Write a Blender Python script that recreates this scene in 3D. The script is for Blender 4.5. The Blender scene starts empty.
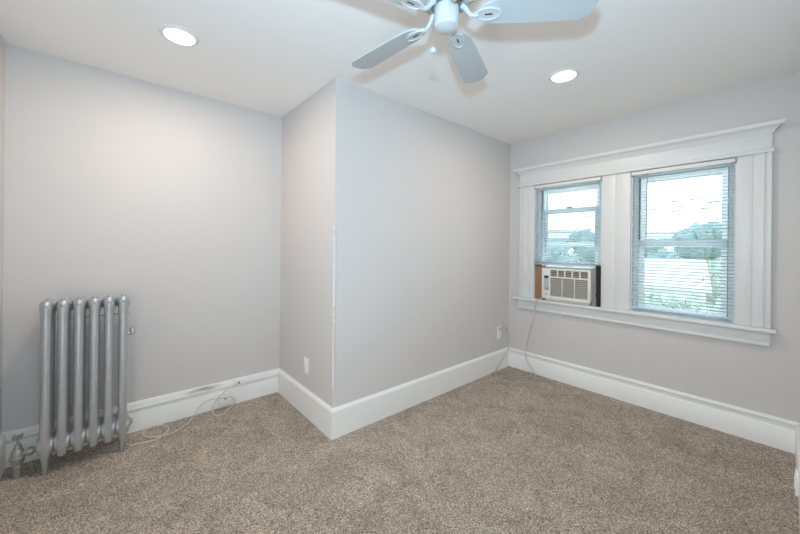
import bpy, bmesh, math, random
from mathutils import Vector, Matrix, noise
random.seed(7)
S = bpy.context.scene
COL = S.collection
PI = math.pi

# ------------------------------------------------------------------ camera
def cam_axes(yaw, roll):
    f = Vector((math.cos(yaw), math.sin(yaw), 0))
    r = Vector((math.sin(yaw), -math.cos(yaw), 0)); u = Vector((0, 0, 1))
    return r*math.cos(roll)+u*math.sin(roll), -r*math.sin(roll)+u*math.cos(roll), f
CAM = Vector((-3.3883, -2.0201, 1.3216))
r_, u_, f_ = cam_axes(0.858042, 0.010287)
cd = bpy.data.cameras.new('camera'); co = bpy.data.objects.new('camera', cd); COL.objects.link(co)
co.matrix_world = Matrix(((r_.x, u_.x, -f_.x, CAM.x), (r_.y, u_.y, -f_.y, CAM.y), (r_.z, u_.z, -f_.z, CAM.z), (0, 0, 0, 1)))
cd.sensor_fit = 'HORIZONTAL'; cd.sensor_width = 36; cd.lens = 329.614/800*36
cd.shift_y = -19.37/800; cd.clip_start = 0.01; cd.clip_end = 2000
S.camera = co

# ------------------------------------------------------------------ world, lights, exposure
w = bpy.data.worlds.new('hazy_sky'); S.world = w; w.use_nodes = True
bg = w.node_tree.nodes['Background']
bg.inputs[0].default_value = (0.84, 0.95, 1.0, 1); bg.inputs[1].default_value = 2.2
S.view_settings.view_transform = 'Standard'; S.view_settings.look = 'None'
S.view_settings.exposure = 0.56; S.view_settings.gamma = 1.0
S.view_settings.use_curve_mapping = False
S.cycles.diffuse_bounces = 8
H = 2.5; XE0 = -3.886
LIGHT_SPOTS = [(-3.123, 0.197), (-1.098, -1.049)]
def area(name, loc, direction, size, power, color, shape='DISK', size_y=None):
    l = bpy.data.lights.new(name, 'AREA'); l.shape = shape; l.size = size
    if size_y: l.size_y = size_y
    l.energy = power; l.color = color
    o = bpy.data.objects.new(name, l); COL.objects.link(o); o.location = loc
    o.rotation_euler = Vector(direction).to_track_quat('-Z', 'Y').to_euler()
    return o
for x, y in LIGHT_SPOTS:
    area('recessed_lamp', (x, y, H-0.012), (0, 0, -1), 0.13, 6.7, (1.0, 0.83, 0.67))
# the photographer's flash, just above the lens
area('flash', (-3.375, -2.008, 1.56), (0.78, 0.60, 0.72), 0.06, 21.0, (0.47, 0.77, 1.0), 'RECTANGLE', 0.05)
# added soft fill beside the camera; the wall there has no opening
area('added_fill_light', (XE0+0.02, -1.45, 1.05), (1, 0.15, 0.12), 0.85, 13.0, (1.0, 0.98, 0.97), 'RECTANGLE', 1.9)

# ------------------------------------------------------------------ materials
def mat(name, color, rough=0.5, metal=0.0, var=0.0, vscale=8.0, bump=0.0, bscale=60.0, bdist=0.002, color2=None, spec=0.5, detail=4.0):
    m = bpy.data.materials.new(name); m.use_nodes = True
    nt = m.node_tree; b = nt.nodes['Principled BSDF']
    b.inputs['Base Color'].default_value = (*color, 1); b.inputs['Roughness'].default_value = rough
    b.inputs['Metallic'].default_value = metal; b.inputs['Specular IOR Level'].default_value = spec
    tc = nt.nodes.new('ShaderNodeTexCoord')
    n = nt.nodes.new('ShaderNodeTexNoise'); n.inputs['Scale'].default_value = vscale; n.inputs['Detail'].default_value = detail
    nt.links.new(tc.outputs['Object'], n.inputs['Vector'])
    mx = nt.nodes.new('ShaderNodeMix'); mx.data_type = 'RGBA'
    c2 = color2 or tuple(c*(1-var) for c in color)
    mx.inputs['A'].default_value = (*color, 1); mx.inputs['B'].default_value = (*c2, 1)
    nt.links.new(n.outputs['Fac'], mx.inputs['Factor']); nt.links.new(mx.outputs['Result'], b.inputs['Base Color'])
    if bump > 0:
        n2 = nt.nodes.new('ShaderNodeTexNoise'); n2.inputs['Scale'].default_value = bscale; n2.inputs['Detail'].default_value = 3
        nt.links.new(tc.outputs['Object'], n2.inputs['Vector'])
        bp = nt.nodes.new('ShaderNodeBump'); bp.inputs['Strength'].default_value = bump; bp.inputs['Distance'].default_value = bdist
        nt.links.new(n2.outputs['Fac'], bp.inputs['Height']); nt.links.new(bp.outputs['Normal'], b.inputs['Normal'])
    return m
M = {}
M['wall'] = mat('wall_paint', (0.665, 0.637, 0.624), 0.7, var=0.03, vscale=1.5, bump=0.08, bscale=220, spec=0.25)
M['ceiling'] = mat('ceiling_paint', (0.90, 0.882, 0.862), 0.8, var=0.02, vscale=2, bump=0.06, bscale=160, spec=0.2)
M['trim'] = mat('white_trim_paint', (0.76, 0.76, 0.75), 0.38, var=0.03, vscale=6, bump=0.03, bscale=40)
M['gasket'] = mat('window_gasket', (0.12, 0.14, 0.16), 0.6, var=0.2)
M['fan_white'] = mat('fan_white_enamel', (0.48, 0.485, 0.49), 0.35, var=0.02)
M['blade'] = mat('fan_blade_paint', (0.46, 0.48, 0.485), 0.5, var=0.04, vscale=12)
M['gap_shade'] = mat('shadow_gap_grey', (0.20, 0.23, 0.24), 0.5, metal=0.4, var=0.1)
M['slot'] = mat('dark_slot', (0.05, 0.05, 0.055), 0.7, var=0.2)
M['chain'] = mat('chain_metal', (0.55, 0.55, 0.53), 0.35, metal=0.9, var=0.1)
M['plastic'] = mat('white_plastic', (0.82, 0.81, 0.78), 0.4, var=0.03)
M['plate'] = mat('wall_plate_plastic', (0.90, 0.885, 0.86), 0.4, var=0.02)
M['ac'] = mat('ac_white_plastic', (0.80, 0.78, 0.72), 0.42, var=0.04, vscale=6)
M['ac_grille'] = mat('ac_grille_plastic', (0.52, 0.49, 0.43), 0.5, var=0.1, vscale=20)
M['ac_dark'] = mat('ac_vent_dark', (0.16, 0.155, 0.145), 0.6, var=0.2)
M['ac_panel'] = mat('ac_control_panel', (0.48, 0.53, 0.57), 0.4, var=0.05)
M['display'] = mat('ac_display', (0.03, 0.035, 0.04), 0.2, var=0.1)
M['button'] = mat('ac_button', (0.25, 0.28, 0.31), 0.5, var=0.05)
M['accordion'] = mat('grey_accordion', (0.42, 0.41, 0.38), 0.6, var=0.1, vscale=15)
M['wood'] = mat('brown_board', (0.36, 0.22, 0.12), 0.6, vscale=30, color2=(0.26, 0.15, 0.08), bump=0.1)
M['foam'] = mat('black_foam', (0.022, 0.024, 0.028), 0.85, var=0.4, vscale=40, bump=0.4, bscale=150)
M['cord'] = mat('beige_cord', (0.60, 0.54, 0.44), 0.55, var=0.08, vscale=25)
M['cream'] = mat('cream_cable', (0.72, 0.65, 0.53), 0.55, var=0.1, vscale=25)
M['chrome'] = mat('vent_nickel', (0.66, 0.63, 0.58), 0.28, metal=0.9, var=0.08, vscale=20)
M['silver'] = mat('silver_radiator_paint', (0.58, 0.61, 0.63), 0.36, metal=0.7, vscale=35, color2=(0.45, 0.48, 0.50), bump=0.6, bscale=90, bdist=0.003)
M['silver_worn'] = mat('worn_silver_paint', (0.47, 0.46, 0.43), 0.48, metal=0.5, vscale=30, color2=(0.34, 0.33, 0.30), bump=0.4, bscale=90, bdist=0.003)
M['roofing'] = mat('pale_roof_shingle', (0.55, 0.56, 0.60), 0.8, var=0.08, vscale=4, bump=0.2, bscale=12)
M['siding'] = mat('white_siding', (0.85, 0.85, 0.86), 0.7, var=0.05, vscale=2)
M['house_glass'] = mat('far_window_glass', (0.36, 0.42, 0.48), 0.15, var=0.1)
M['bark'] = mat('bark', (0.16, 0.13, 0.10), 0.9, var=0.3)
M['lawn'] = mat('lawn', (0.20, 0.30, 0.16), 0.95, vscale=3, color2=(0.28, 0.32, 0.22))
M['leaf_a'] = mat('hazy_leaf_green', (0.17, 0.27, 0.28), 0.7, vscale=1.2, color2=(0.26, 0.37, 0.37))  # outdoor haze put into the colour: leaves made paler and bluer
M['leaf_b'] = mat('hazy_leaf_pale_green', (0.26, 0.37, 0.32), 0.7, vscale=1.5, color2=(0.42, 0.53, 0.46))  # also paled in the colour to stand for haze
M['wire'] = mat('power_wire', (0.10, 0.10, 0.11), 0.6, var=0.1)

def carpet_material():
    m = bpy.data.materials.new('taupe_carpet'); m.use_nodes = True
    nt = m.node_tree; b = nt.nodes['Principled BSDF']; L = nt.links.new
    b.inputs['Roughness'].default_value = 0.95; b.inputs['Specular IOR Level'].default_value = 0.1
    tc = nt.nodes.new('ShaderNodeTexCoord')
    def nz(scale, det=3, rough=0.6):
        n = nt.nodes.new('ShaderNodeTexNoise'); n.inputs['Scale'].default_value = scale
        n.inputs['Detail'].default_value = det; n.inputs['Roughness'].default_value = rough
        n.inputs['Distortion'].default_value = 0.8; L(tc.outputs['Object'], n.inputs['Vector']); return n
    fine, mid, big = nz(140, 4, 0.8), nz(40, 3), nz(5.0, 4)
    r1 = nt.nodes.new('ShaderNodeValToRGB'); L(fine.outputs['Fac'], r1.inputs['Fac'])
    e = r1.color_ramp.elements
    e[0].position = 0.42; e[0].color = (0.17, 0.137, 0.111, 1)
    e[1].position = 0.58; e[1].color = (0.80, 0.695, 0.58, 1)
    k = r1.color_ramp.elements.new(0.5); k.color = (0.475, 0.404, 0.332, 1)
    def scale_by(col, n, lo, hi):
        mr = nt.nodes.new('ShaderNodeMapRange'); mr.inputs['From Min'].default_value = 0.3; mr.inputs['From Max'].default_value = 0.7
        mr.inputs['To Min'].default_value = lo; mr.inputs['To Max'].default_value = hi
        L(n.outputs['Fac'], mr.inputs['Value'])
        mx = nt.nodes.new('ShaderNodeVectorMath'); mx.operation = 'SCALE'
        L(col, mx.inputs[0]); L(mr.outputs['Result'], mx.inputs['Scale']); return mx.outputs['Vector']
    c = scale_by(r1.outputs['Color'], mid, 0.76, 1.24)
    c = scale_by(c, big, 0.82, 1.18)
    L(c, b.inputs['Base Color'])
    ad = nt.nodes.new('ShaderNodeMath'); ad.operation = 'ADD'
    L(fine.outputs['Fac'], ad.inputs[0]); L(mid.outputs['Fac'], ad.inputs[1])
    bp = nt.nodes.new('ShaderNodeBump'); bp.inputs['Strength'].default_value = 0.8; bp.inputs['Distance'].default_value = 0.012
    L(ad.outputs[0], bp.inputs['Height']); L(bp.outputs['Normal'], b.inputs['Normal'])
    return m
M['carpet'] = carpet_material()

def stained_trim():
    m = mat('stained_white_trim', (0.88, 0.88, 0.865), 0.38, var=0.03, vscale=6)
    nt = m.node_tree; b = nt.nodes['Principled BSDF']; L = nt.links.new
    old = b.inputs['Base Color'].links[0].from_socket
    tc = nt.nodes.new('ShaderNodeTexCoord'); sep = nt.nodes.new('ShaderNodeSeparateXYZ')
    L(tc.outputs['Object'], sep.inputs[0])
    def bump1(sock, c, wdt):     # 1 near c, 0 beyond wdt
        s = nt.nodes.new('ShaderNodeMath'); s.operation = 'SUBTRACT'; L(sock, s.inputs[0]); s.inputs[1].default_value = c
        a = nt.nodes.new('ShaderNodeMath'); a.operation = 'ABSOLUTE'; L(s.outputs[0], a.inputs[0])
        r = nt.nodes.new('ShaderNodeMapRange'); r.inputs['From Min'].default_value = 0; r.inputs['From Max'].default_value = wdt
        r.inputs['To Min'].default_value = 1; r.inputs['To Max'].default_value = 0; L(a.outputs[0], r.inputs['Value']); return r.outputs['Result']
    bx = bump1(sep.outputs['X'], -2.845, 0.20); bz = bump1(sep.outputs['Z'], 0.185, 0.035)
    n = nt.nodes.new('ShaderNodeTexNoise'); n.inputs['Scale'].default_value = 22; n.inputs['Detail'].default_value = 5
    mp = nt.nodes.new('ShaderNodeMapping'); mp.inputs['Scale'].default_value = (0.35, 1, 2); L(tc.outputs['Object'], mp.inputs[0]); L(mp.outputs[0], n.inputs['Vector'])
    m1 = nt.nodes.new('ShaderNodeMath'); m1.operation = 'MULTIPLY'; L(bx, m1.inputs[0]); L(bz, m1.inputs[1])
    m2 = nt.nodes.new('ShaderNodeMath'); m2.operation = 'MULTIPLY'; L(m1.outputs[0], m2.inputs[0]); L(n.outputs['Fac'], m2.inputs[1])
    rp = nt.nodes.new('ShaderNodeMapRange'); rp.inputs['From Min'].default_value = 0.12; rp.inputs['From Max'].default_value = 0.42; L(m2.outputs[0], rp.inputs['Value'])
    mx = nt.nodes.new('ShaderNodeMix'); mx.data_type = 'RGBA'; L(rp.outputs['Result'], mx.inputs['Factor'])
    L(old, mx.inputs['A']); mx.inputs['B'].default_value = (0.46, 0.38, 0.29, 1); L(mx.outputs['Result'], b.inputs['Base Color'])
    return m
M['trim_stained'] = stained_trim()

def emission(name, color, strength):
    m = bpy.data.materials.new(name); m.use_nodes = True; nt = m.node_tree
    b = nt.nodes['Principled BSDF']; b.inputs['Base Color'].default_value = (0.9, 0.9, 0.88, 1)
    b.inputs['Emission Color'].default_value = (*color, 1); b.inputs['Emission Strength'].default_value = strength
    return m
M['led'] = emission('led_diffuser', (1.0, 0.93, 0.82), 6.0)
def glass_material():
    m = bpy.data.materials.new('window_glass'); m.use_nodes = True; nt = m.node_tree; nt.nodes.remove(nt.nodes['Principled BSDF'])
    out = nt.nodes['Material Output']; t = nt.nodes.new('ShaderNodeBsdfTransparent'); g = nt.nodes.new('ShaderNodeBsdfGlossy')
    t.inputs[0].default_value = (0.95, 0.98, 0.99, 1); g.inputs['Roughness'].default_value = 0.02
    fr = nt.nodes.new('ShaderNodeFresnel'); fr.inputs[0].default_value = 1.45
    mx = nt.nodes.new('ShaderNodeMixShader'); L = nt.links.new
    L(fr.outputs[0], mx.inputs[0]); L(t.outputs[0], mx.inputs[1]); L(g.outputs[0], mx.inputs[2]); L(mx.outputs[0], out.inputs[0])
    return m
M['glass'] = glass_material()
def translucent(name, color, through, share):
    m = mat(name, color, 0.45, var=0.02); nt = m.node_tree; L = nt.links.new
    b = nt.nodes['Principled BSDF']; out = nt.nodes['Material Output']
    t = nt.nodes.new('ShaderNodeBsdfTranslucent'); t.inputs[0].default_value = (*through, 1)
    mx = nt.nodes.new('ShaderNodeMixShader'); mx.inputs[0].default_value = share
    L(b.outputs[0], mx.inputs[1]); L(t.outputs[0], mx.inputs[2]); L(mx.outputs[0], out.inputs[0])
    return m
M['slat'] = translucent('white_blind_slat', (0.88, 0.92, 0.95), (0.86, 0.94, 0.98), 0.62)
M['vinyl'] = translucent('window_vinyl', (0.85, 0.90, 0.93), (0.93, 0.97, 1.0), 0.72)  # daylight glare put into the frames: blue tint plus translucent glow
M['board'] = mat('white_baseboard_paint', (0.88, 0.88, 0.865), 0.4, var=0.03, vscale=6)

# ------------------------------------------------------------------ mesh helpers
def box(bm, x0, x1, y0, y1, z0, z1, bev=0.0, seg=2):
    x0, x1 = sorted((x0, x1)); y0, y1 = sorted((y0, y1)); z0, z1 = sorted((z0, z1))
    r = bmesh.ops.create_cube(bm, size=1); vs = r['verts']
    for v in vs:
        v.co = Vector(((x0+x1)/2+v.co.x*(x1-x0), (y0+y1)/2+v.co.y*(y1-y0), (z0+z1)/2+v.co.z*(z1-z0)))
    if bev > 0:
        es = list({e for v in vs for e in v.link_edges})
        bmesh.ops.bevel(bm, geom=es, offset=bev, segments=seg, affect='EDGES', profile=0.5)
def lathe(bm, prof, center, axis='Z', seg=24, cap=True):
    """prof: list of (radius, height) along the axis from center"""
    c = Vector(center); rings = []
    ax = {'Z': (Vector((1, 0, 0)), Vector((0, 1, 0)), Vector((0, 0, 1))), 'X': (Vector((0, 1, 0)), Vector((0, 0, 1)), Vector((1, 0, 0))),
          'Y': (Vector((0, 0, 1)), Vector((1, 0, 0)), Vector((0, 1, 0)))}[axis]
    for r, h in prof:
        rings.append([bm.verts.new(c+ax[0]*r*math.cos(2*PI*i/seg)+ax[1]*r*math.sin(2*PI*i/seg)+ax[2]*h) for i in range(seg)])
    for a, b in zip(rings, rings[1:]):
        for i in range(seg):
            bm.faces.new((a[i], a[(i+1) % seg], b[(i+1) % seg], b[i]))
    if cap:
        bm.faces.new(list(reversed(rings[0]))); bm.faces.new(rings[-1])
def catmull(pts, n=8):
    P = [Vector(p) for p in pts]; P = [2*P[0]-P[1]]+P+[2*P[-1]-P[-2]]; out = []
    for i in range(1, len(P)-2):
        a, b, c, d = P[i-1:i+3]
        for k in range(n):
            t = k/n
            out.append(0.5*((2*b)+(-a+c)*t+(2*a-5*b+4*c-d)*t*t+(-a+3*b-3*c+d)*t**3))
    out.append(P[-2]); return out
def tube(bm, pts, rad, seg=8, smooth_n=0):
    P = catmull(pts, smooth_n) if smooth_n else [Vector(p) for p in pts]
    R = rad if isinstance(rad, (list, tuple)) else [rad]*len(P)
    rings = []; prev = None
    for i, p in enumerate(P):
        t = (P[min(i+1, len(P)-1)]-P[max(i-1, 0)]).normalized()
        if prev is None:
            ref = Vector((0, 0, 1)) if abs(t.z) < 0.9 else Vector((1, 0, 0)); n = t.cross(ref).normalized()
        else:
            n = (prev-t*prev.dot(t)).normalized()
        prev = n; b = t.cross(n)
        rings.append([bm.verts.new(p+(n*math.cos(2*PI*k/seg)+b*math.sin(2*PI*k/seg))*R[i]) for k in range(seg)])
    for a, b in zip(rings, rings[1:]):
        for i in range(seg):
            bm.faces.new((a[i], a[(i+1) % seg], b[(i+1) % seg], b[i]))
    bm.faces.new(list(reversed(rings[0]))); bm.faces.new(rings[-1])
def prism(bm, poly, zfun0, zfun1):
    """closed polygon of (x, y) between two heights given as functions of (x, y)"""
    a = [bm.verts.new((x, y, zfun0(x, y))) for x, y in poly]; b = [bm.verts.new((x, y, zfun1(x, y))) for x, y in poly]
    n = len(poly)
    bm.faces.new(list(reversed(a))); bm.faces.new(b)
    for i in range(n): bm.faces.new((a[i], a[(i+1) % n], b[(i+1) % n], b[i]))
def NB(): return bmesh.new()
def obj(name, bm, m, parent=None, origin=None, smooth=35):
    """link bm (world coordinates) as ONE mesh object; children keep the root's origin"""
    bmesh.ops.recalc_face_normals(bm, faces=bm.faces)
    if parent is not None:
        root = parent
        while root.parent: root = root.parent
        o0 = root.location.copy()
    elif origin is None:
        xs = [v.co for v in bm.verts]
        o0 = Vector(((min(v.x for v in xs)+max(v.x for v in xs))/2, (min(v.y for v in xs)+max(v.y for v in xs))/2, min(v.z for v in xs)))
    else: o0 = Vector(origin)
    bmesh.ops.translate(bm, verts=bm.verts, vec=-o0)
    for f in bm.faces: f.smooth = True
    me = bpy.data.meshes.new(name); bm.to_mesh(me); bm.free()
    me.set_sharp_from_angle(angle=math.radians(smooth))
    me.materials.append(m)
    o = bpy.data.objects.new(name, me); COL.objects.link(o)
    if parent is not None: o.parent = parent
    else: o.location = o0
    return o
def tag(o, label, cat, group=None, kind=None):
    o['label'] = label; o['category'] = cat
    if group: o['group'] = group
    if kind: o['kind'] = kind
    return o
def thing(name, label, cat, loc=(0, 0, 0), group=None):
    o = bpy.data.objects.new(name, None); COL.objects.link(o); o.location = loc; o.empty_display_size = 0.05
    return tag(o, label, cat, group)
def struct(name, bm, m, parent=None, label=None, origin=(0, 0, 0)):
    o = obj(name, bm, m, parent, origin)
    if parent is None: o['kind'] = 'structure'
    if label: o['label'] = label
    return o

# ------------------------------------------------------------------ room shell
XB, YA, YF, XE, TH = -2.2409, 0.9785, -2.1075, -3.886, 0.14
b = NB(); box(b, XE-TH, TH, YF-TH, YA+TH, -0.12, 0); struct('floor', b, M['carpet'], label='taupe speckled carpet over the whole floor')
b = NB(); box(b, XE-TH, TH, YF-TH, YA+TH, H, H+0.12); struct('ceiling', b, M['ceiling'], label='off-white flat ceiling')
b = NB(); box(b, XE-TH, XB, YA, YA+TH, 0, H); struct('wall_north', b, M['wall'], label='light grey wall behind the radiator')
b = NB(); box(b, XB, XB+TH, TH, YA+TH, 0, H); struct('wall_north_return', b, M['wall'], label='short grey side of the boxed-out corner')
b = NB(); box(b, XB, TH, 0, TH, 0, H); struct('wall_north_front', b, M['wall'], label='grey front of the boxed-out corner')
b = NB(); box(b, XE-TH, XE, YF-TH, YA, 0, H); struct('wall_west', b, M['wall'], label='grey wall at the left edge')
b = NB(); box(b, XE, TH, YF-TH, YF, 0, H); struct('wall_south', b, M['wall'], label='grey wall at the right edge')
LY, RY, OZ = (-0.94, -0.30), (-1.805, -1.165), (0.795, 1.992)
b = NB()
box(b, 0, TH, YF, 0, 0, OZ[0]); box(b, 0, TH, YF, 0, OZ[1], H)
box(b, 0, TH, LY[1], 0, *OZ); box(b, 0, TH, RY[1], LY[0], *OZ); box(b, 0, TH, YF, RY[0], *OZ)
struct('wall_east', b, M['wall'], label='light grey window wall')

def skirting(name, p0, p1, n, prof, e0, e1, m, label):
    p0, p1, n = Vector((*p0, 0)), Vector((*p1, 0)), Vector((*n, 0)); t = (p1-p0).normalized(); bm = NB()
    A = [bm.verts.new(p0+n*d-t*(e0*d)+Vector((0, 0, z))) for d, z in prof]
    B = [bm.verts.new(p1+n*d+t*(e1*d)+Vector((0, 0, z))) for d, z in prof]
    k = len(prof)
    for i in range(k): bm.faces.new((A[i], A[(i+1) % k], B[(i+1) % k], B[i]))
    bm.faces.new(A); bm.faces.new(B)
    return struct(name, bm, m, label=label)
PA = [(0, 0), (0.018, 0), (0.018, 0.128), (0.015, 0.134), (0.009, 0.136), (0.009, 0.150), (0.016, 0.151), (0.023, 0.156), (0.024, 0.166),
      (0.020, 0.170), (0.020, 0.178), (0.017, 0.182), (0.017, 0.190), (0.013, 0.195), (0.012, 0.202), (0.008, 0.206), (0, 0.206)]
PB = [(0, 0), (0.020, 0), (0.020, 0.178), (0.022, 0.180), (0.022, 0.188), (0.018, 0.194), (0.013, 0.204), (0.009, 0.207), (0, 0.207)]
PD = [(0, 0), (0.020, 0), (0.020, 0.140), (0.016, 0.146), (0.012, 0.150), (0.012, 0.172), (0.014, 0.178), (0.020, 0.183), (0.021, 0.192), (0.016, 0.198), (0.012, 0.205), (0, 0.206)]
skirting('baseboard_north', (XE, YA), (XB, YA), (0, -1), PA, -1, -1, M['trim_stained'], 'white moulded baseboard behind the radiator with a brown stain')
skirting('baseboard_north_return', (XB, YA), (XB, 0), (-1, 0), PB, -1, 1, M['board'], 'white baseboard on the short return wall')
skirting('baseboard_north_front', (XB, 0), (0, 0), (0, -1), PB, 1, -1, M['board'], 'white baseboard along the boxed-out wall')
skirting('baseboard_east', (0, 0), (0, YF), (-1, 0), PD, -1, -1, M['board'], 'white stepped baseboard under the windows')
skirting('baseboard_south', (0, YF), (XE, YF), (0, 1), PB, -1, -1, M['board'], 'white baseboard at the right edge')
skirting('baseboard_west', (XE, YF), (XE, YA), (1, 0), PB, -1, -1, M['board'], 'white baseboard at the left edge')

# ------------------------------------------------------------------ window trim
def casing(bm, ya, yb, z0, z1, band=None):
    """fluted flat casing; band = side (+1 / -1) that carries the backband"""
    lo, hi = min(ya, yb), max(ya, yb); wd = hi-lo
    box(bm, -0.014, 0, lo, hi, z0, z1, 0.001, 1)
    k = [(0.0, 0.495), (0.505, 1.0)]
    for a, c in k: box(bm, -0.0175, -0.013, lo+a*wd, lo+c*wd, z0, z1, 0.002)
    if band:
        e = hi if band > 0 else lo
        box(bm, -0.034, 0, e-0.010, e+0.012, z0, z1, 0.005)
        box(bm, -0.027, 0, e-band*0.030-0.006, e-band*0.030+0.006, z0, z1, 0.004)
ZC = (0.797, 2.0)
b = NB(); casing(b, -0.300, -0.150, *ZC, band=1); struct('trim_1', b, M['trim'], label='white casing left of the windows')
b = NB(); casing(b, -1.165, -0.940, *ZC); struct('trim_2', b, M['trim'], label='white wide casing between the windows')
b = NB(); casing(b, -1.968, -1.805, *ZC, band=-1); struct('trim_3', b, M['trim'], label='white casing right of the windows')
b = NB()
box(b, -0.022, 0, -1.975, -0.135, 2.020, 2.128, 0.002)                # frieze
box(b, -0.040, 0, -1.990, -0.120, 1.996, 2.024, 0.007, 3)             # fillet
# crown: stepped profile that returns at both ends
cp = [(0.022, 2.125), (0.028, 2.130), (0.034, 2.142), (0.048, 2.156), (0.056, 2.164), (0.070, 2.168), (0.074, 2.178), (0.078, 2.184), (0.078, 2.194), (0.0, 2.194), (0.0, 2.125)]
ring = []
for d, z in cp:
    e = max(d-0.022, 0)
    ring.append([b.verts.new((-d, -0.132+e, z)), b.verts.new((-d, -1.978-e, z))])
n = len(ring)
for i in range(n):
    j = (i+1) % n; b.faces.new((ring[i][0], ring[j][0], ring[j][1], ring[i][1]))
b.faces.new([q[0] for q in ring]); b.faces.new([q[1] for q in ring])
struct('trim_4', b, M['trim'], label='white head trim with crown moulding above both windows')
b = NB(); box(b, -0.062, 0.0, -2.004, -0.078, 0.770, 0.797, 0.006, 3)
box(b, -0.002, 0.05, LY[0], LY[1], 0.775, 0.797); box(b, -0.002, 0.05, RY[0], RY[1], 0.775, 0.797)
struct('trim_5', b, M['trim'], label='white window stool under both windows')
b = NB(); box(b, -0.020, 0, -1.975, -0.125, 0.690, 0.771, 0.002); box(b, -0.030, 0, -1.975, -0.125, 0.674, 0.694, 0.006)
box(b, -0.026, 0, -1.975, -0.125, 0.758, 0.771, 0.004)
struct('trim_6', b, M['trim'], label='white apron under the window stool')

# ------------------------------------------------------------------ windows
def ringbox(bm, x0, x1, y0, y1, z0, z1, wl, wr, wb, wt, bev=0.002):
    box(bm, x0, x1, y0, y0+wl, z0, z1, bev); box(bm, x0, x1, y1-wr, y1, z0, z1, bev)
    box(bm, x0, x1, y0+wl-0.001, y1-wr+0.001, z0, z0+wb, bev); box(bm, x0, x1, y0+wl-0.001, y1-wr+0.001, z1-wt, z1, bev)
def window(num, Y, low_z):
    y0, y1 = Y; z0, z1 = OZ
    b = NB(); ringbox(b, 0.0, 0.045, y0, y1, z0+0.002, z1, 0.010, 0.010, 0.002, 0.006, 0.001)
    w = struct('window_%d' % num, b, M['trim'], label='white double-hung window '+('above the air conditioner' if num == 1 else 'with the full-length blind'))
    b = NB(); ringbox(b, 0.045, 0.135, y0, y1, z0, z1, 0.042, 0.042, 0.020, 0.040)
    box(b, 0.092, 0.098, y0+0.042, y0+0.047, z0, z1); box(b, 0.092, 0.098, y1-0.047, y1-0.042, z0, z1)
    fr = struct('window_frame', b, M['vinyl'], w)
    b = NB()
    for yy in (y0+0.0425, y1-0.0425): box(b, 0.062, 0.086, yy-0.004, yy+0.004, low_z+0.60, z1-0.045) if num == 2 else box(b, 0.066, 0.080, yy-0.004, yy+0.004, 1.74, z1-0.045)
    if num == 2:
        box(b, 0.056, 0.0605, y0+0.0405, y0+0.0465, z0+0.03, z1-0.05)  # dark strip painted in for the shaded gap between sash and frame
    struct('sash_track_shade', b, M['gasket'], w, label='sash track with its shade painted dark')
    a, c = y0+0.043, y1-0.043
    # upper sash (outer track)
    b = NB(); ringbox(b, 0.098, 0.128, a, c, 1.350, 1.952, 0.040, 0.040, 0.048, 0.045)
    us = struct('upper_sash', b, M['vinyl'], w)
    b = NB(); box(b, 0.110, 0.116, a+0.038, c-0.038, 1.395, 1.910); struct('glass_pane', b, M['glass'], us)
    # lower sash (inner track)
    b = NB(); ringbox(b, 0.060, 0.090, a, c, low_z, low_z+0.600, 0.038, 0.038, 0.052 if num == 1 else 0.040, 0.050)
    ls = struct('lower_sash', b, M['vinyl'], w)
    b = NB(); box(b, 0.072, 0.078, a+0.036, c-0.036, low_z+0.038, low_z+0.553); struct('glass_pane', b, M['glass'], ls)
    ym = (a+c)/2
    b = NB(); box(b, 0.062, 0.092, ym-0.030, ym+0.030, low_z+0.600, low_z+0.608, 0.002)
    lathe(b, [(0.014, 0), (0.014, 0.010), (0.009, 0.014)], (0.080, ym, low_z+0.606), seg=16); box(b, 0.058, 0.075, ym-0.006, ym+0.022, low_z+0.609, low_z+0.616, 0.002)
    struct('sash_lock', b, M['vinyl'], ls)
    b = NB()
    box(b, 0.048, 0.062, ym-0.050, ym+0.050, low_z+0.012, low_z+0.022, 0.003)
    struct('sash_lift', b, M['trim'], ls, label='white lift rail')
    if num == 1:
        b = NB()
        for s in (-1, 1): box(b, 0.118, 0.132, ym+s*0.035-0.012, ym+s*0.035+0.012, 1.397, 1.405, 0.002)
        struct('night_latch', b, M['gasket'], us, label='dark latch')
    return w
window(1, LY, 1.138)
window(2, RY, 0.806)

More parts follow.
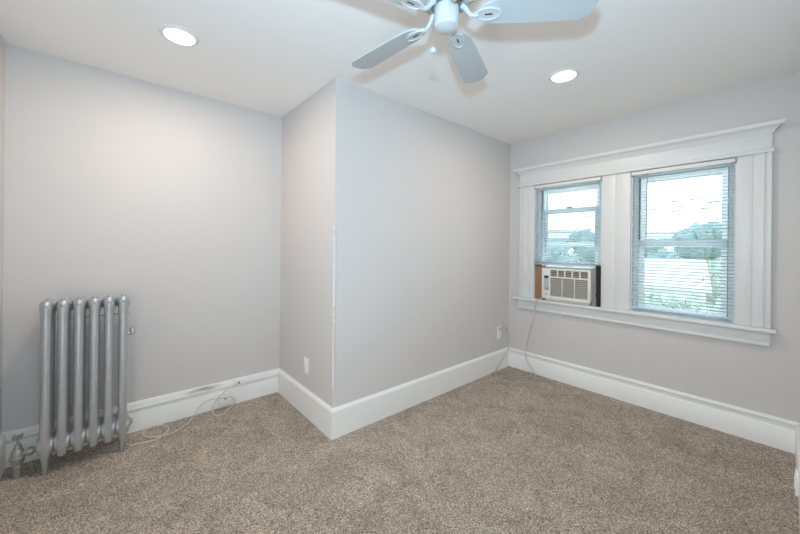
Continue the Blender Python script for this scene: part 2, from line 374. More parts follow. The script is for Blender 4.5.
# ------------------------------------------------------------------ blinds
def blind(Y, bottom, label, ladders, wand, cord, stacked=0):
    y0, y1 = Y[0]+0.004, Y[1]-0.004
    t = thing('mini_blind', label, 'window blind', (-0.008, (y0+y1)/2, bottom), 'mini blinds in the two windows')
    xc = -0.008
    b = NB(); box(b, -0.026, 0.008, y0, y1, 1.962, 1.9905, 0.003); obj('headrail', b, M['plastic'], t)
    for yy in (y0, y1):
        b = NB(); box(b, -0.029, 0.010, yy-0.004, yy+0.004, 1.958, 1.9925, 0.001); obj('bracket', b, M['accordion'], t)
    b = NB(); pitch = 0.0255; tilt = math.radians(14); hw = 0.0125; z = 1.945; zs = []
    floor_z = bottom+0.018+stacked*0.003
    while z > floor_z+0.006: zs.append(z); z -= pitch
    zs += [bottom+0.017+0.003*k for k in range(stacked)]
    for z in zs:
        rows = []
        for k in range(5):
            u = -1+k/2; h = 0.0022*(1-u*u)
            rows.append([b.verts.new((xc+u*hw*math.cos(tilt), yy, z+u*hw*math.sin(tilt)+h)) for yy in (y0+0.006, y1-0.006)])
        for p, q in zip(rows, rows[1:]): b.faces.new((p[0], p[1], q[1], q[0]))
    sl = obj('slats', b, M['slat'], t)
    md = sl.modifiers.new('thickness', 'SOLIDIFY'); md.thickness = 0.0008
    b = NB(); box(b, xc-0.013, xc+0.013, y0+0.006, y1-0.006, bottom, bottom+0.014, 0.004); obj('bottom_rail', b, M['slat'], t)
    for yy in ladders:
        b = NB()
        for dx in (-0.0128, 0.0128): tube(b, [(xc+dx, yy, 1.963), (xc+dx, yy, bottom+0.013)], 0.0008, 6)
        obj('ladder_cord', b, M['plastic'], t)
    if wand:
        b = NB(); tube(b, [(xc-0.022, wand[0], 1.960), (xc-0.024, wand[0], 1.93), (xc-0.024, wand[0]+0.004, wand[1])], 0.0035, 8)
        tube(b, [(xc-0.016, wand[0], 1.966), (xc-0.022, wand[0], 1.958)], 0.003, 6)
        obj('tilt_wand', b, M['accordion'], t)
    if cord:
        b = NB(); tube(b, [(xc-0.016, cord[0], 1.966), (xc-0.020, cord[0], 1.5), (xc-0.020, cord[0], cord[1])], 0.0012, 6)
        pc = obj('pull_cord', b, M['plastic'], t)
        b = NB(); lathe(b, [(0.002, 0.016), (0.0045, 0.012), (0.006, -0.010), (0.004, -0.014)], (xc-0.020, cord[0], cord[1]), seg=12); obj('tassel', b, M['plastic'], pc)
    return t
blind(LY, 1.158, 'white mini blind stopping at the air conditioner', (-0.43, -0.83), (-0.40, 1.62), None, stacked=5)
blind(RY, 0.826, 'full-length white mini blind with pull cord, in the bare window', (-1.315, -1.66), (-1.285, 1.42), (-1.635, 1.105))

# ------------------------------------------------------------------ air conditioner
t = thing('air_conditioner', 'white window air conditioner on the sill of one window', 'air conditioner', (-0.02, -0.645, 0.797))
ya, yb = -0.873, -0.415; za, zb = 0.822, 1.130
b = NB(); box(b, -0.045, 0.40, ya+0.006, yb-0.006, za+0.004, zb-0.004, 0.006); box(b, -0.035, 0.05, ya+0.03, yb-0.03, 0.797, za+0.006, 0.002)
obj('housing', b, M['ac'], t)
b = NB()
fx0, fx1 = -0.078, -0.043
gy0, gy1 = -0.848, -0.502          # grille opening
box(b, fx0, fx1, gy1, yb, za, zb, 0.006); box(b, fx0, fx1, ya, gy0, za, zb, 0.006)
box(b, fx0, fx1, gy0-0.004, gy1+0.004, zb-0.020, zb, 0.005); box(b, fx0, fx1, gy0-0.004, gy1+0.004, za, za+0.030, 0.005)
box(b, fx0+0.003, fx1, gy0-0.004, gy1+0.004, 1.036, 1.050, 0.003)
obj('front_panel', b, M['ac'], t)
b = NB(); box(b, -0.056, -0.046, gy0-0.002, gy1+0.002, za+0.02, zb-0.015); obj('recess_back', b, M['ac_dark'], t)
b = NB()
n = 11
for k in range(n):
    z = 0.857+k*(1.034-0.857)/(n-1)
    prev = None
    p = [(-0.072, z-0.003), (-0.070, z+0.0035), (-0.056, z+0.010), (-0.056, z+0.004)]
    A = [b.verts.new((x, gy0, zz)) for x, zz in p]; B = [b.verts.new((x, gy1, zz)) for x, zz in p]
    for i in range(4): b.faces.new((A[i], A[(i+1) % 4], B[(i+1) % 4], B[i]))
    b.faces.new(A); b.faces.new(B)
obj('intake_grille', b, M['ac_grille'], t)
for f in (1/3, 2/3):
    yy = gy0+f*(gy1-gy0); b = NB(); box(b, -0.0745, -0.060, yy-0.003, yy+0.003, za+0.026, 1.040, 0.001); obj('grille_mullion', b, M['ac'], t)
for k in range(1, 5):
    yy = gy0+k*(gy1-gy0)/5; b = NB(); box(b, -0.0735, -0.052, yy-0.006, yy+0.006, 1.048, zb-0.016, 0.002); obj('vent_divider', b, M['ac'], t)
for k in range(5):
    c = gy0+(k+0.5)*(gy1-gy0)/5; b = NB()
    for j in range(3):
        z = 1.060+j*0.018; box(b, -0.066, -0.054, c-0.030, c+0.030, z, z+0.006, 0.001)
    obj('vent_louver', b, M['ac_grille'], t)
b = NB(); box(b, fx0-0.0015, fx0+0.004, -0.490, -0.438, 0.905, 1.060, 0.002); cp_ = obj('control_panel', b, M['ac_panel'], t)
b = NB(); box(b, fx0-0.003, fx0, -0.485, -0.443, 1.030, 1.052, 0.001); obj('display', b, M['display'], cp_)
for k, (yy, z) in enumerate([(-0.453, 1.010), (-0.475, 1.010), (-0.453, 0.988), (-0.475, 0.988), (-0.453, 0.966), (-0.475, 0.966), (-0.453, 0.944)]):
    b = NB(); box(b, fx0-0.0035, fx0, yy-0.007, yy+0.007, z-0.005, z+0.005, 0.0015); obj('button', b, M['ac_panel'], cp_)
b = NB(); box(b, fx0-0.004, fx0, -0.486, -0.466, 0.914, 0.934, 0.0015); obj('button', b, M['button'], cp_)
b = NB(); lathe(b, [(0.008, 0.0), (0.007, -0.004)], (fx0, -0.462, 0.868), 'X', 16); obj('badge', b, M['button'], t)
b = NB(); box(b, fx0-0.004, fx0+0.004, ya-0.004, ya+0.010, 0.93, 1.04, 0.003); obj('side_latch', b, M['ac'], t)
b = NB()
for k in range(5):          # pleated filler panel at one side
    y = -0.873-k*0.005; box(b, -0.004-0.004*(k % 2), 0.030, y-0.005, y, 0.800, 1.150, 0.0008, 1)
box(b, -0.008, 0.034, -0.899, -0.868, 1.128, 1.136); box(b, -0.008, 0.034, -0.899, -0.868, 0.797, 0.806)
obj('accordion_panel', b, M['accordion'], t)
b = NB(); box(b, 0.0, 0.03, -0.870, -0.415, 1.128, 1.140, 0.001); obj('top_rail', b, M['accordion'], t)
# power cord: from the unit over the stool down to the carpet and up to the outlet
cpts = [(-0.040, -0.409, 0.835), (-0.046, -0.395, 0.806), (-0.058, -0.378, 0.8015), (-0.0705, -0.364, 0.790), (-0.056, -0.345, 0.736), (-0.050, -0.324, 0.607), (-0.048, -0.271, 0.428), (-0.046, -0.236, 0.238), (-0.048, -0.248, 0.134), (-0.055, -0.313, 0.055),
        (-0.075, -0.357, 0.012), (-0.145, -0.396, 0.005), (-0.264, -0.399, 0.005), (-0.389, -0.334, 0.005), (-0.448, -0.223, 0.005), (-0.400, -0.105, 0.006), (-0.300, -0.040, 0.022), (-0.204, -0.034, 0.089), (-0.086, -0.035, 0.174), (-0.051, -0.038, 0.285), (-0.069, -0.038, 0.383), (-0.115, -0.038, 0.450), (-0.190, -0.037, 0.455)]
b = NB(); tube(b, cpts, 0.0042, 8, 6); pc = obj('power_cord', b, M['cord'], t)
b = NB(); box(b, -0.214, -0.184, -0.046, -0.0085, 0.436, 0.468, 0.006); obj('plug', b, M['cord'], pc)

b = NB(); box(b, -0.004, 0.034, -0.408, -0.306, 0.797, 1.150, 0.002); box(b, 0.0, 0.010, -0.412, -0.380, 0.797, 0.90, 0.001)
tag(obj('wooden_filler_board', b, M['wood']), 'brown wooden board wedged upright beside the air conditioner controls', 'board')
b = NB()
pf = [(-0.024, -0.923, 0.80), (-0.023, -0.922, 0.87), (-0.018, -0.919, 0.92), (-0.018, -0.918, 1.02), (-0.019, -0.919, 1.10), (-0.018, -0.920, 1.170)]
tube(b, pf, [0.013]*6, 10)
box(b, -0.030, 0.010, -0.9385, -0.9025, 0.90, 1.172, 0.006); box(b, -0.036, 0.010, -0.9385, -0.906, 0.7975, 0.892, 0.008); box(b, -0.034, 0.01, -0.9385, -0.9010, 0.885, 0.910, 0.006); box(b, -0.036, 0.01, -0.9385, -0.9005, 1.145, 1.174, 0.006)
tag(obj('black_foam_strip', b, M['foam']), 'black foam strip stuffed upright between the air conditioner and the middle casing', 'foam strip')
b = NB(); box(b, -0.024, 0.006, -0.372, -0.310, 1.1505, 1.1575, 0.003)
tag(obj('black_foam_scrap', b, M['foam']), 'small black foam scrap on top of the brown board under the blind', 'foam scrap')

# ------------------------------------------------------------------ radiator
RX = [-3.683+0.0676*k for k in range(6)]; RYF, RYB = 0.727, 0.872
def remeshed(bm, voxel, smooth_it):
    me = bpy.data.meshes.new('tmp'); bmesh.ops.recalc_face_normals(bm, faces=bm.faces); bm.to_mesh(me); bm.free()
    o = bpy.data.objects.new('tmp', me); COL.objects.link(o)
    r = o.modifiers.new('r', 'REMESH'); r.mode = 'VOXEL'; r.voxel_size = voxel
    s = o.modifiers.new('s', 'SMOOTH'); s.iterations = smooth_it; s.factor = 0.5
    dg = bpy.context.evaluated_depsgraph_get(); ev = o.evaluated_get(dg)
    out = bmesh.new(); out.from_mesh(ev.to_mesh()); ev.to_mesh_clear()
    bpy.data.objects.remove(o); bpy.data.meshes.remove(me)
    return out
def section_bm(x):
    b = NB(); ym = (RYF+RYB)/2
    for yy in (RYF, RYB):
        lathe(b, [(0.015, 0.085), (0.021, 0.095), (0.0235, 0.12), (0.0232, 0.20), (0.0225, 0.50), (0.0230, 0.86), (0.0250, 0.92), (0.0275, 0.955), (0.023, 0.982), (0.012, 0.994)], (x, yy, 0), seg=20)
    for zz, rr in ((0.952, 0.0325), (0.155, 0.028)):
        tube(b, [(x, RYF-0.006, zz), (x, ym, zz+(0.012 if zz > 0.5 else -0.006)), (x, RYB+0.006, zz)], [rr*0.86, rr, rr*0.86], 18)
    lathe(b, [(0.031, -0.0335), (0.033, -0.030), (0.033, 0.030), (0.031, 0.0335)], (x, ym, 0.952), 'X', 18)
    for yy in (RYF+0.032, ym, RYB-0.032):
        lathe(b, [(0.047, -0.0338), (0.050, -0.029), (0.050, 0.029), (0.047, 0.0338)], (x, yy, 0.160), 'X', 18)
    return remeshed(b, 0.0045, 4)
rad = thing('radiator', 'old silver-painted cast iron radiator with six columns', 'radiator', (-3.514, 0.79, 0))
proto = obj('section', section_bm(RX[0]), M['silver'], rad, smooth=60)
secs = [proto]
for k in range(1, 6):
    c = proto.copy(); COL.objects.link(c); c.parent = rad; c.location = (RX[k]-RX[0], 0, 0); secs.append(c)
for k in range(6):
    b = NB(); x = RX[k]
    lathe(b, [(0.0085, 0.0), (0.0085, 0.010), (0.006, 0.014)], (x, RYF-0.004, 0.988), seg=6)
    obj('top_plug', b, M['silver_worn'], rad)
    b = NB(); lathe(b, [(0.007, 0.0), (0.007, -0.006), (0.004, -0.008)], (x, RYF-0.026, 0.966), 'Y', 10); obj('front_plug', b, M['silver_worn'], rad)
for k in (0, 5):
    for yy in (RYF, RYB):
        b = NB(); x = RX[k]
        lathe(b, [(0.007, 0.0), (0.009, 0.004), (0.010, 0.03), (0.015, 0.075), (0.021, 0.105), (0.021, 0.125)], (x, yy-0.004, 0), seg=16)
        obj('leg', b, M['silver'], rad)
b = NB(); tube(b, [(RX[0]-0.03, 0.80, 0.872), (RX[5]+0.03, 0.80, 0.872)], 0.004, 8); obj('tie_rod', b, M['silver_worn'], rad)
b = NB(); lathe(b, [(0.030, 0.0), (0.030, 0.010), (0.024, 0.014), (0.016, 0.016), (0.016, 0.026)], (RX[5]+0.028, 0.80, 0.152), 'X', 8); obj('end_plug', b, M['silver_worn'], rad)
# supply valve
vx, vy = -3.797, 0.80
b = NB()
lathe(b, [(0.0165, 0.0), (0.0165, 0.055), (0.020, 0.056), (0.022, 0.062), (0.020, 0.068), (0.019, 0.074), (0.026, 0.082), (0.029, 0.095), (0.029, 0.104), (0.033, 0.108), (0.033, 0.116), (0.028, 0.120),
          (0.026, 0.140), (0.023, 0.152), (0.017, 0.158), (0.017, 0.172), (0.0125, 0.176), (0.0125, 0.186), (0.006, 0.190), (0.006, 0.232)], (vx, vy, 0), seg=24)
v = obj('valve', b, M['silver_worn'], rad)
b = NB()
lathe(b, [(0.016, 0.015), (0.016, 0.040), (0.022, 0.041), (0.022, 0.060), (0.014, 0.062), (0.014, 0.074), (0.026, 0.075), (0.028, 0.083), (0.024, 0.096)], (vx, vy, 0.128), 'X', 20)
obj('union', b, M['silver_worn'], v)
b = NB()
lathe(b, [(0.009, -0.004), (0.010, 0.010)], (vx, vy, 0.226), seg=12)
for k in range(4):
    a = PI/4+k*PI/2; tube(b, [(vx, vy, 0.229), (vx+0.012*math.cos(a), vy+0.012*math.sin(a), 0.230), (vx+0.023*math.cos(a), vy+0.023*math.sin(a), 0.230)], [0.005, 0.005, 0.0085], 8)
obj('valve_handle', b, M['silver_worn'], v)
b = NB()
tube(b, [(RX[5]+0.012, 0.80, 0.740), (RX[5]+0.040, 0.80, 0.740)], 0.0055, 8)
lathe(b, [(0.010, -0.002), (0.010, 0.006)], (RX[5]+0.032, 0.80, 0.735), 'X', 6)
lathe(b, [(0.007, -0.012), (0.013, -0.006), (0.0135, 0.020), (0.011, 0.028), (0.004, 0.032)], (RX[5]+0.048, 0.80, 0.742), seg=16)
obj('air_vent', b, M['chrome'], rad)['label'] = 'nickel bullet-shaped air vent'

# ------------------------------------------------------------------ ceiling fan
FC = Vector((-2.44, -1.18)); BZ = 2.205
fan = thing('ceiling_fan', 'white five-blade ceiling fan with a pull chain', 'ceiling fan', (FC.x, FC.y, H))
b = NB()
lathe(b, [(0.070, 2.499), (0.075, 2.480), (0.082, 2.440), (0.112, 2.415), (0.122, 2.395), (0.122, 2.315), (0.118, 2.296), (0.100, 2.272), (0.084, 2.258), (0.062, 2.252), (0.050, 2.252)], (FC.x, FC.y, 0), seg=40)
mh = obj('motor_housing', b, M['fan_white'], fan)
for k in range(20):
    a = 2*PI*k/20; b = NB(); o0 = Vector((FC.x, FC.y, 0)); pts = []
    for i in range(5):
        f = i/4; r = 0.088+0.026*f; z = 2.2605+0.0290*f; an = a+0.22*f
        pts.append(o0+Vector((r*math.cos(an), r*math.sin(an), z)))
    tube(b, pts, 0.0022, 6); obj('vent_slot', b, M['slot'], mh)
b = NB(); lathe(b, [(0.050, 2.256), (0.0575, 2.254), (0.0575, 2.236), (0.048, 2.234)], (FC.x, FC.y, 0), seg=36); obj('flywheel', b, M['gap_shade'], fan)  # flywheel coloured dark to stand for the shadow gap over the switch housing
b = NB(); lathe(b, [(0.046, 2.238), (0.047, 2.236), (0.047, 2.228), (0.047, 2.176), (0.046, 2.172), (0.046, 2.168), (0.0425, 2.160), (0.030, 2.153), (0.012, 2.150), (0.006, 2.148)], (FC.x, FC.y, 0), seg=36)
sh = obj('switch_housing', b, M['fan_white'], fan)
b = NB()
ca = math.atan2(CAM.y-FC.y, CAM.x-FC.x)+0.22
for k in range(6):
    z = 2.182+k*0.008; p = Vector((FC.x+0.0478*math.cos(ca), FC.y+0.0478*math.sin(ca), z))
    t_ = Vector((-math.sin(ca), math.cos(ca), 0))*0.0022
    dd = Vector((math.cos(ca), math.sin(ca), 0))*0.0008
    b.faces.new([b.verts.new(p+dd-t_), b.verts.new(p+dd+t_), b.verts.new(p+dd+t_+Vector((0, 0, 0.0035))), b.verts.new(p+dd-t_+Vector((0, 0, 0.0035)))])
obj('label_dots', b, M['accordion'], sh)
PITCH = math.radians(11)
def blade_frame(a):
    """local (along, across, up) to world, blade pitched about its length"""
    R = Vector((math.cos(a), math.sin(a), 0)); W = Vector((-math.sin(a), math.cos(a), 0)); U = Vector((0, 0, 1))
    W2 = W*math.cos(PITCH)-U*math.sin(PITCH); U2 = U*math.cos(PITCH)+W*math.sin(PITCH)
    o0 = Vector((FC.x, FC.y, BZ))
    return lambda l, wv, h: o0+R*l+W2*wv+U2*h
def polyplate(bm, F, poly, h0, h1):
    A = [bm.verts.new(F(l, wv, h0)) for l, wv in poly]; B = [bm.verts.new(F(l, wv, h1)) for l, wv in poly]; n = len(poly)
    bm.faces.new(A); bm.faces.new(B)
    for i in range(n): bm.faces.new((A[i], A[(i+1) % n], B[(i+1) % n], B[i]))
for k in range(5):
    a = math.radians(23.5+72*k); F = blade_frame(a); b = NB()
    half = [(0.128, 0.022), (0.138, 0.034), (0.185, 0.050), (0.25, 0.055), (0.38, 0.060), (0.494, 0.063), (0.506, 0.060), (0.532, 0.034), (0.536, 0.020)]
    outline = half+[(l, -wv) for l, wv in reversed(half)]
    polyplate(b, F, outline, 0.0, 0.0055)
    bl = obj('blade', b, M['blade'], fan)
    b = NB()
    # medallion under the blade root and curved arm to the flywheel
    el = []
    for i in range(32):
        q = 2*PI*i/32; tt = math.cos(q); el.append((0.152+0.052*tt, 0.028*math.sin(q)*(1 if tt > 0 else 1-0.45*tt*tt)))
    polyplate(b, F, el, -0.006, 0.0)
    ring_ = [F(0.152+(l-0.152)*0.93, wv*0.90, -0.006) for l, wv in el]; tube(b, ring_+ring_[:2], 0.0042, 8)
    R = Vector((math.cos(a), math.sin(a), 0)); c0 = Vector((FC.x, FC.y, 0))
    pts = [c0+R*0.056+Vector((0, 0, 2.240)), c0+R*0.070+Vector((0, 0, 2.230)), c0+R*0.080+Vector((0, 0, 2.214)), c0+R*0.092+Vector((0, 0, 2.202)), F(0.106, 0, -0.006), F(0.120, 0, -0.006)]
    tube(b, pts, [0.011, 0.010, 0.0085, 0.0085, 0.0085, 0.007], 10)
    ar = obj('blade_arm', b, M['fan_white'], bl)
    b = NB(); sl = [(0.142, 0.003), (0.170, 0.003), (0.170, -0.003), (0.142, -0.003)]; polyplate(b, F, sl, -0.0072, -0.0055)
    obj('slot', b, M['slot'], bl)
b = NB(); px, py = -2.478, -1.147
tube(b, [(FC.x-0.030, FC.y+0.026, 2.190), (px+0.001, py-0.002, 2.188), (px, py, 2.176), (px, py, 2.085)], 0.0012, 6)
for k in range(14): bmesh.ops.create_icosphere(b, subdivisions=1, radius=0.0019, matrix=Matrix.Translation((px, py, 2.088+k*0.0065)))
pc = obj('pull_chain', b, M['chain'], fan)
b = NB(); bmesh.ops.create_uvsphere(b, u_segments=16, v_segments=10, radius=0.012, matrix=Matrix.Translation((px, py, 2.074)) @ Matrix.Diagonal((1, 1, 0.92, 1)))
obj('chain_knob', b, M['fan_white'], pc)

# ------------------------------------------------------------------ recessed lights
for i, (x, y) in enumerate(LIGHT_SPOTS[:2]):
    t = thing('recessed_light', ('lit round recessed light in the ceiling above the radiator alcove', 'lit round recessed light in the ceiling nearest the windows')[i], 'ceiling light', (x, y, H), 'recessed lights in the ceiling')
    b = NB(); lathe(b, [(0.074, -0.010), (0.077, -0.011), (0.093, -0.004), (0.096, 0.0)], (x, y, H), seg=40, cap=False)
    lathe(b, [(0.074, -0.010), (0.072, 0.0)], (x, y, H), seg=40, cap=False); obj('trim_ring', b, M['plastic'], t)
    b = NB(); lathe(b, [(0.0735, -0.003), (0.0735, -0.007)], (x, y, H), seg=40); obj('diffuser', b, M['led'], t)['label'] = 'glowing diffuser'

# ------------------------------------------------------------------ plates, jack, cable, corner guard
t = thing('blank_wall_plate', 'white wall plate low on the short return wall', 'wall plate', (XB, 0.417, 0.320))
b = NB(); box(b, XB-0.006, XB, 0.379, 0.455, 0.322, 0.448, 0.003, 3); obj('plate', b, M['plate'], t)
b = NB(); box(b, XB-0.0085, XB-0.004, 0.400, 0.434, 0.350, 0.420, 0.0015); obj('rocker', b, M['plate'], t)
t = thing('wall_outlet', 'white duplex outlet with the air conditioner plug in it', 'outlet', (-0.195, 0, 0.335))
b = NB(); box(b, -0.231, -0.159, -0.006, 0, 0.336, 0.460+0.012, 0.003, 3); obj('plate', b, M['plate'], t)
for z in (0.376, 0.430):
    b = NB(); box(b, -0.212, -0.178, -0.0085, -0.004, z-0.016, z+0.016, 0.003)
    oo = obj('receptacle', b, M['plate'], t)
    b = NB(); box(b, -0.203, -0.201, -0.0092, -0.008, z-0.002, z+0.008); box(b, -0.190, -0.188, -0.0092, -0.008, z-0.002, z+0.008); lathe(b, [(0.0025, -0.0092), (0.0025, -0.008)], (-0.1955, 0, z-0.009), 'Y', 10)
    obj('slot', b, M['slot'], oo)
yb_ = YA-0.018
t = thing('baseboard_outlet', 'white square outlet box on the baseboard below the cable jack', 'outlet', (-2.703, yb_, 0.03))
b = NB(); box(b, -2.749, -2.660, yb_-0.030, yb_, 0.030, 0.125, 0.004, 3); obj('box', b, M['plate'], t)
b = NB(); lathe(b, [(0.011, -0.032), (0.011, -0.028)], (-2.700, yb_, 0.080), 'Y', 14)
box(b, -2.7005, -2.6995, yb_-0.0325, yb_-0.031, 0.090, 0.112); obj('socket', b, M['accordion'], t)
yj = YA-0.016
t = thing('cable_jack', 'small white cable jack mounted on the baseboard cap', 'cable jack', (-2.578, yj, 0.155))
b = NB(); box(b, -2.622, -2.535, yj-0.026, yj, 0.160, 0.207, 0.004, 3); obj('box', b, M['plate'], t)
b = NB(); box(b, -2.606, -2.590, yj-0.030, yj-0.024, 0.172, 0.188, 0.001); obj('socket', b, M['slot'], t)
cable = [(-3.304, 0.770, 0.004), (-3.262, 0.762, 0.004), (-3.17, 0.745, 0.004), (-3.125, 0.770, 0.008), (-3.095, 0.820, 0.004), (-3.085, 0.870, 0.004), (-3.115, 0.925, 0.006), (-3.17, 0.938, 0.012), (-3.215, 0.925, 0.006), (-3.23, 0.88, 0.004), (-3.215, 0.82, 0.004), (-3.17, 0.765, 0.012),
         (-3.08, 0.765, 0.004), (-3.02, 0.80, 0.004), (-2.97, 0.845, 0.004), (-2.935, 0.895, 0.010), (-2.90, 0.925, 0.045), (-2.86, 0.932, 0.085), (-2.80, 0.930, 0.103), (-2.755, 0.920, 0.100), (-2.715, 0.912, 0.095), (-2.665, 0.912, 0.090), (-2.635, 0.915, 0.06), (-2.63, 0.915, 0.03), (-2.65, 0.925, 0.006),
         (-2.70, 0.88, 0.004), (-2.735, 0.83, 0.004), (-2.775, 0.830, 0.004), (-2.80, 0.875, 0.010), (-2.79, 0.918, 0.05), (-2.745, 0.918, 0.11), (-2.69, 0.918, 0.155), (-2.64, 0.922, 0.176), (-2.598, 0.934, 0.180)]
b = NB(); tube(b, cable, 0.0042, 8, 6)
tag(obj('cream_cable', b, M['cream']), 'loose cream cable looped on the carpet beside the radiator', 'cable')
t = thing('south_outlet'.replace('south', 'baseboard'), 'white outlet on the baseboard at the extreme right edge', 'outlet', (-0.705, YF+0.02, 0.05))
b = NB(); box(b, -0.745, -0.668, YF+0.018, YF+0.033, 0.070, 0.182, 0.004, 3); obj('plate', b, M['plate'], t)
b = NB(); box(b, -0.722, -0.690, YF+0.030, YF+0.036, 0.092, 0.160, 0.003); obj('receptacle', b, M['plate'], t)

# turned corner guard on the outside corner
pr = [(0.004, 0.337), (0.012, 0.338), (0.013, 0.350), (0.010, 0.356), (0.010, 0.768), (0.0135, 0.770), (0.0135, 0.776), (0.009, 0.782), (0.014, 0.800), (0.014, 0.812), (0.009, 0.822), (0.0135, 0.845), (0.0135, 0.852), (0.009, 0.862), (0.009, 0.900), (0.0135, 0.908), (0.0135, 0.914), (0.010, 0.920),
      (0.010, 1.335), (0.0135, 1.337), (0.0135, 1.344), (0.009, 1.352), (0.013, 1.368), (0.013, 1.378), (0.0095, 1.388), (0.0095, 1.430), (0.0135, 1.440), (0.0135, 1.447), (0.009, 1.455), (0.007, 1.480), (0.002, 1.500)]
pr = [(r*1.12, z) for r, z in pr]
b = NB(); lathe(b, pr, (XB+0.001, 0.001, 0), seg=16)
tag(obj('corner_guard', b, M['wall']), 'slim turned wooden guard painted on the outside wall corner', 'corner guard')

# ------------------------------------------------------------------ outside
b = NB(); box(b, 1.5, 1200, -600, 1200, -3.3, -3.0); struct('ground', b, M['lawn'], label='lawn far below the windows')
def tree(x, y, ztop, rx, rz, leafm, label, seed, group, n=1100, base=-3.0):
    rnd = random.Random(seed); t = thing('tree', label, 'tree', (x, y, base), group)
    zc = ztop-rz; b = NB()
    tube(b, [(x, y, base), (x+0.05*rx, y, (base+zc)/2), (x, y, zc)], [0.10*rx+0.05, 0.08*rx+0.03, 0.05*rx], 8)
    for k in range(4):
        a = k*PI/2+rnd.random(); tube(b, [(x, y, zc-0.5*rz), (x+0.5*rx*math.cos(a), y+0.5*rx*math.sin(a), zc+0.2*rz)], [0.05*rx, 0.02*rx], 6)
    obj('trunk', b, M['bark'], t)
    b = NB(); blobs = [(Vector((0, 0, 0)), 0.72)]
    for k in range(11):
        d = Vector((rnd.gauss(0, 1), rnd.gauss(0, 1), rnd.gauss(0, 1))).normalized(); blobs.append((d*0.58, 0.30+0.2*rnd.random()))
    for c, r in blobs:
        q = bmesh.ops.create_icosphere(b, subdivisions=3, radius=1)
        for v in q['verts']:
            p = v.co.copy(); v.co = (c+p*r*0.88*(1+0.25*noise.noise(p*3+c*7+Vector((seed, 0, 0)))))
            v.co = Vector((x+v.co.x*rx, y+v.co.y*rx, zc+v.co.z*rz))
    for k in range(n):
        c, r = rnd.choice(blobs); d = Vector((rnd.gauss(0, 1), rnd.gauss(0, 1), rnd.gauss(0, 1))).normalized()
        p = c+d*r*(0.85+0.25*rnd.random()); p = Vector((x+p.x*rx, y+p.y*rx, zc+p.z*rz)); s = 0.055*(0.6+0.4*rx)*(0.7+rnd.random())
        u = Vector((rnd.gauss(0, 1), rnd.gauss(0, 1), rnd.gauss(0, 1))).normalized(); w_ = u.cross(d).normalized()
        if w_.length < 0.1: continue
        b.faces.new([b.verts.new(p-u*s), b.verts.new(p+w_*s*0.6), b.verts.new(p+u*s), b.verts.new(p-w_*s*0.6)])
    obj('crown', b, M[leafm], t, smooth=180)
    return t
def at(px, py, zc): return CAM+(f_+r_*((px-400)/329.614)-u_*((py-247.63)/329.614))*zc
TG = 'trees outside the windows'
def ptree(px, ytop, zc, wpx, hpx, m, label, seed, n=1100):
    p = at(px, ytop, zc); tree(p.x, p.y, p.z, wpx/2*zc/329.6, hpx/2*zc/329.6, m, label, seed, TG, n)
ptree(698, 214, 25, 46, 56, 'leaf_a', 'tall rounded green tree beyond the pale garage roof', 1)
ptree(652, 233, 30, 22, 28, 'leaf_a', 'small dark tree left of the far white block', 2, 700)
ptree(738, 246, 27, 34, 40, 'leaf_a', 'dark tree at the outer edge of the bare window', 3, 800)
ptree(664, 248, 20, 40, 30, 'leaf_a', 'low dark tree just behind the garage ridge', 4, 800)
ptree(722, 256, 13.5, 26, 60, 'leaf_b', 'pale green tree beside the gable of the garage', 5)
ptree(586, 220, 22, 34, 52, 'leaf_a', 'tall tree seen above the air conditioner', 6)
ptree(557, 243, 19, 30, 40, 'leaf_a', 'low tree before the white building, above the air conditioner', 7, 800)
ptree(607, 236, 24, 30, 44, 'leaf_a', 'tree hidden partly by the wide middle casing', 8, 700)
ptree(571, 250, 17, 24, 40, 'leaf_a', 'low tree in the gap between the taller trees, above the air conditioner', 9, 700)
SG = 'shrubs before the garage'
for i, (px, yt, zc, wp, hp, lab) in enumerate([(652, 292, 7.6, 28, 44, 'pale green shrub at the near corner of the garage'), (676, 295, 9.3, 26, 40, 'pale green shrub below the middle of the garage roof'), (700, 293, 7.4, 28, 44, 'pale green shrub below the gable end of the garage'), (724, 288, 9.0, 24, 50, 'pale green shrub at the far right of the view outside')]):
    p = at(px, yt, zc); tree(p.x, p.y, p.z, wp/2*zc/329.6, hp/2*zc/329.6, 'leaf_b', lab, 20+i, SG, 700)
# garage with pale gable roof
P1 = at(706, 259, 12); P2 = at(712, 289.5, 10)
run = Vector((P2.x-P1.x, P2.y-P1.y, 0)); wdir = run.normalized(); W = run.length; rd = Vector((-wdir.y, wdir.x, 0))
if rd.y < 0: rd = -rd
LEN = 3.3; drop = P1.z-P2.z
g = thing('garage', 'garage with a pale gable roof behind the shrubs', 'garage', (P1.x+rd.x*LEN/2, P1.y+rd.y*LEN/2, -3.0))
b = NB()
for s in (1, -1):
    q = [P1, P1+rd*LEN, P1+rd*LEN+wdir*W*s-Vector((0, 0, drop)), P1+wdir*W*s-Vector((0, 0, drop))]
    A = [b.verts.new(p) for p in q]; B = [b.verts.new(p-Vector((0, 0, 0.12))) for p in q]
    b.faces.new(A); b.faces.new(B)
    for i in range(4): b.faces.new((A[i], A[(i+1) % 4], B[(i+1) % 4], B[i]))
obj('roof', b, M['roofing'], g)
b = NB(); i0 = 0.12
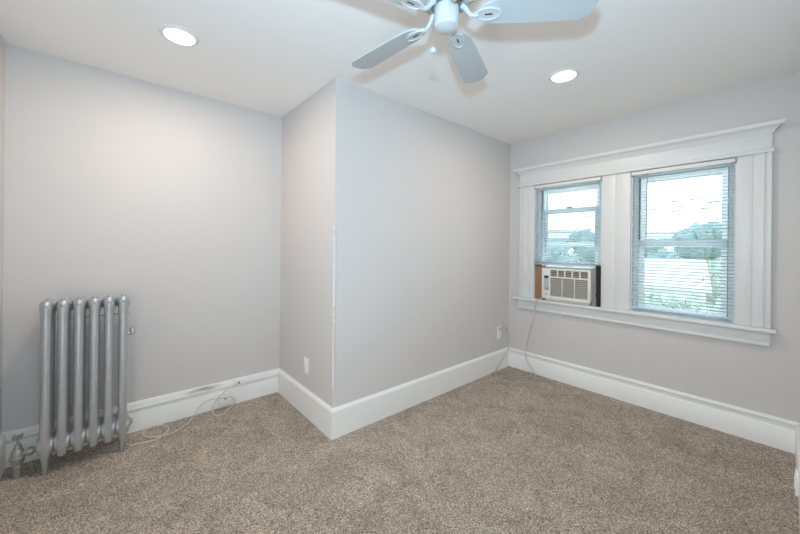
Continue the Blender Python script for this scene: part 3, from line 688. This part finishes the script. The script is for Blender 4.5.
for d0, d1 in ((i0, LEN-i0),):
    sec = [(-W*0.92, -3.0), (-W*0.92, P1.z-drop*0.92-0.10), (0, P1.z-0.10), (W*0.92, P1.z-drop*0.92-0.10), (W*0.92, -3.0)]
    A = [b.verts.new((P1.x+rd.x*d0+wdir.x*u, P1.y+rd.y*d0+wdir.y*u, z)) for u, z in sec]; B = [b.verts.new((P1.x+rd.x*d1+wdir.x*u, P1.y+rd.y*d1+wdir.y*u, z)) for u, z in sec]
    b.faces.new(A); b.faces.new(B)
    for i in range(5): b.faces.new((A[i], A[(i+1) % 5], B[(i+1) % 5], B[i]))
obj('wall', b, M['siding'], g)
def block(px0, px1, ytop, zc, label, rows, cols, depth=6):
    a, c = at(px0, ytop, zc), at(px1, ytop, zc); t = thing('building', label, 'building', ((a.x+c.x)/2, (a.y+c.y)/2, -3.0), 'far white buildings')
    d = Vector((c.x-a.x, c.y-a.y, 0)); wd = d.length; d.normalize(); nrm = Vector((f_.x, f_.y, 0))
    def bx(bm, u0, u1, v0, v1, z0, z1):
        q = [Vector((a.x, a.y, 0))+d*u+nrm*v for u, v in ((u0, v0), (u1, v0), (u1, v1), (u0, v1))]
        prism(bm, [(p.x, p.y) for p in q], lambda *_: z0, lambda *_: z1)
    b = NB(); bx(b, 0, wd, 0, depth, -3.0, a.z); obj('wall', b, M['siding'], t)
    b = NB(); bx(b, -0.15, wd+0.15, -0.15, depth+0.15, a.z, a.z+0.2); obj('roof', b, M['roofing'], t)
    for r in range(rows):
        for k in range(cols):
            b = NB(); u = (k+0.5)*wd/cols; z = a.z-0.9-r*1.6; bx(b, u-0.35, u+0.35, -0.04, 0.02, z-0.5, z+0.4); obj('window', b, M['house_glass'], t)
block(659, 681, 233, 34, 'white block seen between two trees in the bare window', 2, 3)
block(546, 571, 232, 27, 'white building seen above the air conditioner', 2, 3)
# overhead wires
pl = [((-400), 0)]
for i, (dy, lab) in enumerate(((0, 'topmost overhead wire crossing the sky'), (5.5, 'middle overhead wire crossing the sky'), (10, 'lowest overhead wire crossing the sky'))):
    p = at(683, 200.6+dy, 15); q = at(570, 213+dy*0.7, 22); d = q-p; b = NB(); pts = []
    for k in range(17):
        s = -1.1+k*(3.4/16); v = p+d*s; v.z = p.z+0.12*(s-0.3)**2-0.01; pts.append(v)
    tube(b, pts, 0.018, 6); tag(obj('overhead_wire', b, M['wire']), lab, 'wire', 'overhead wires')
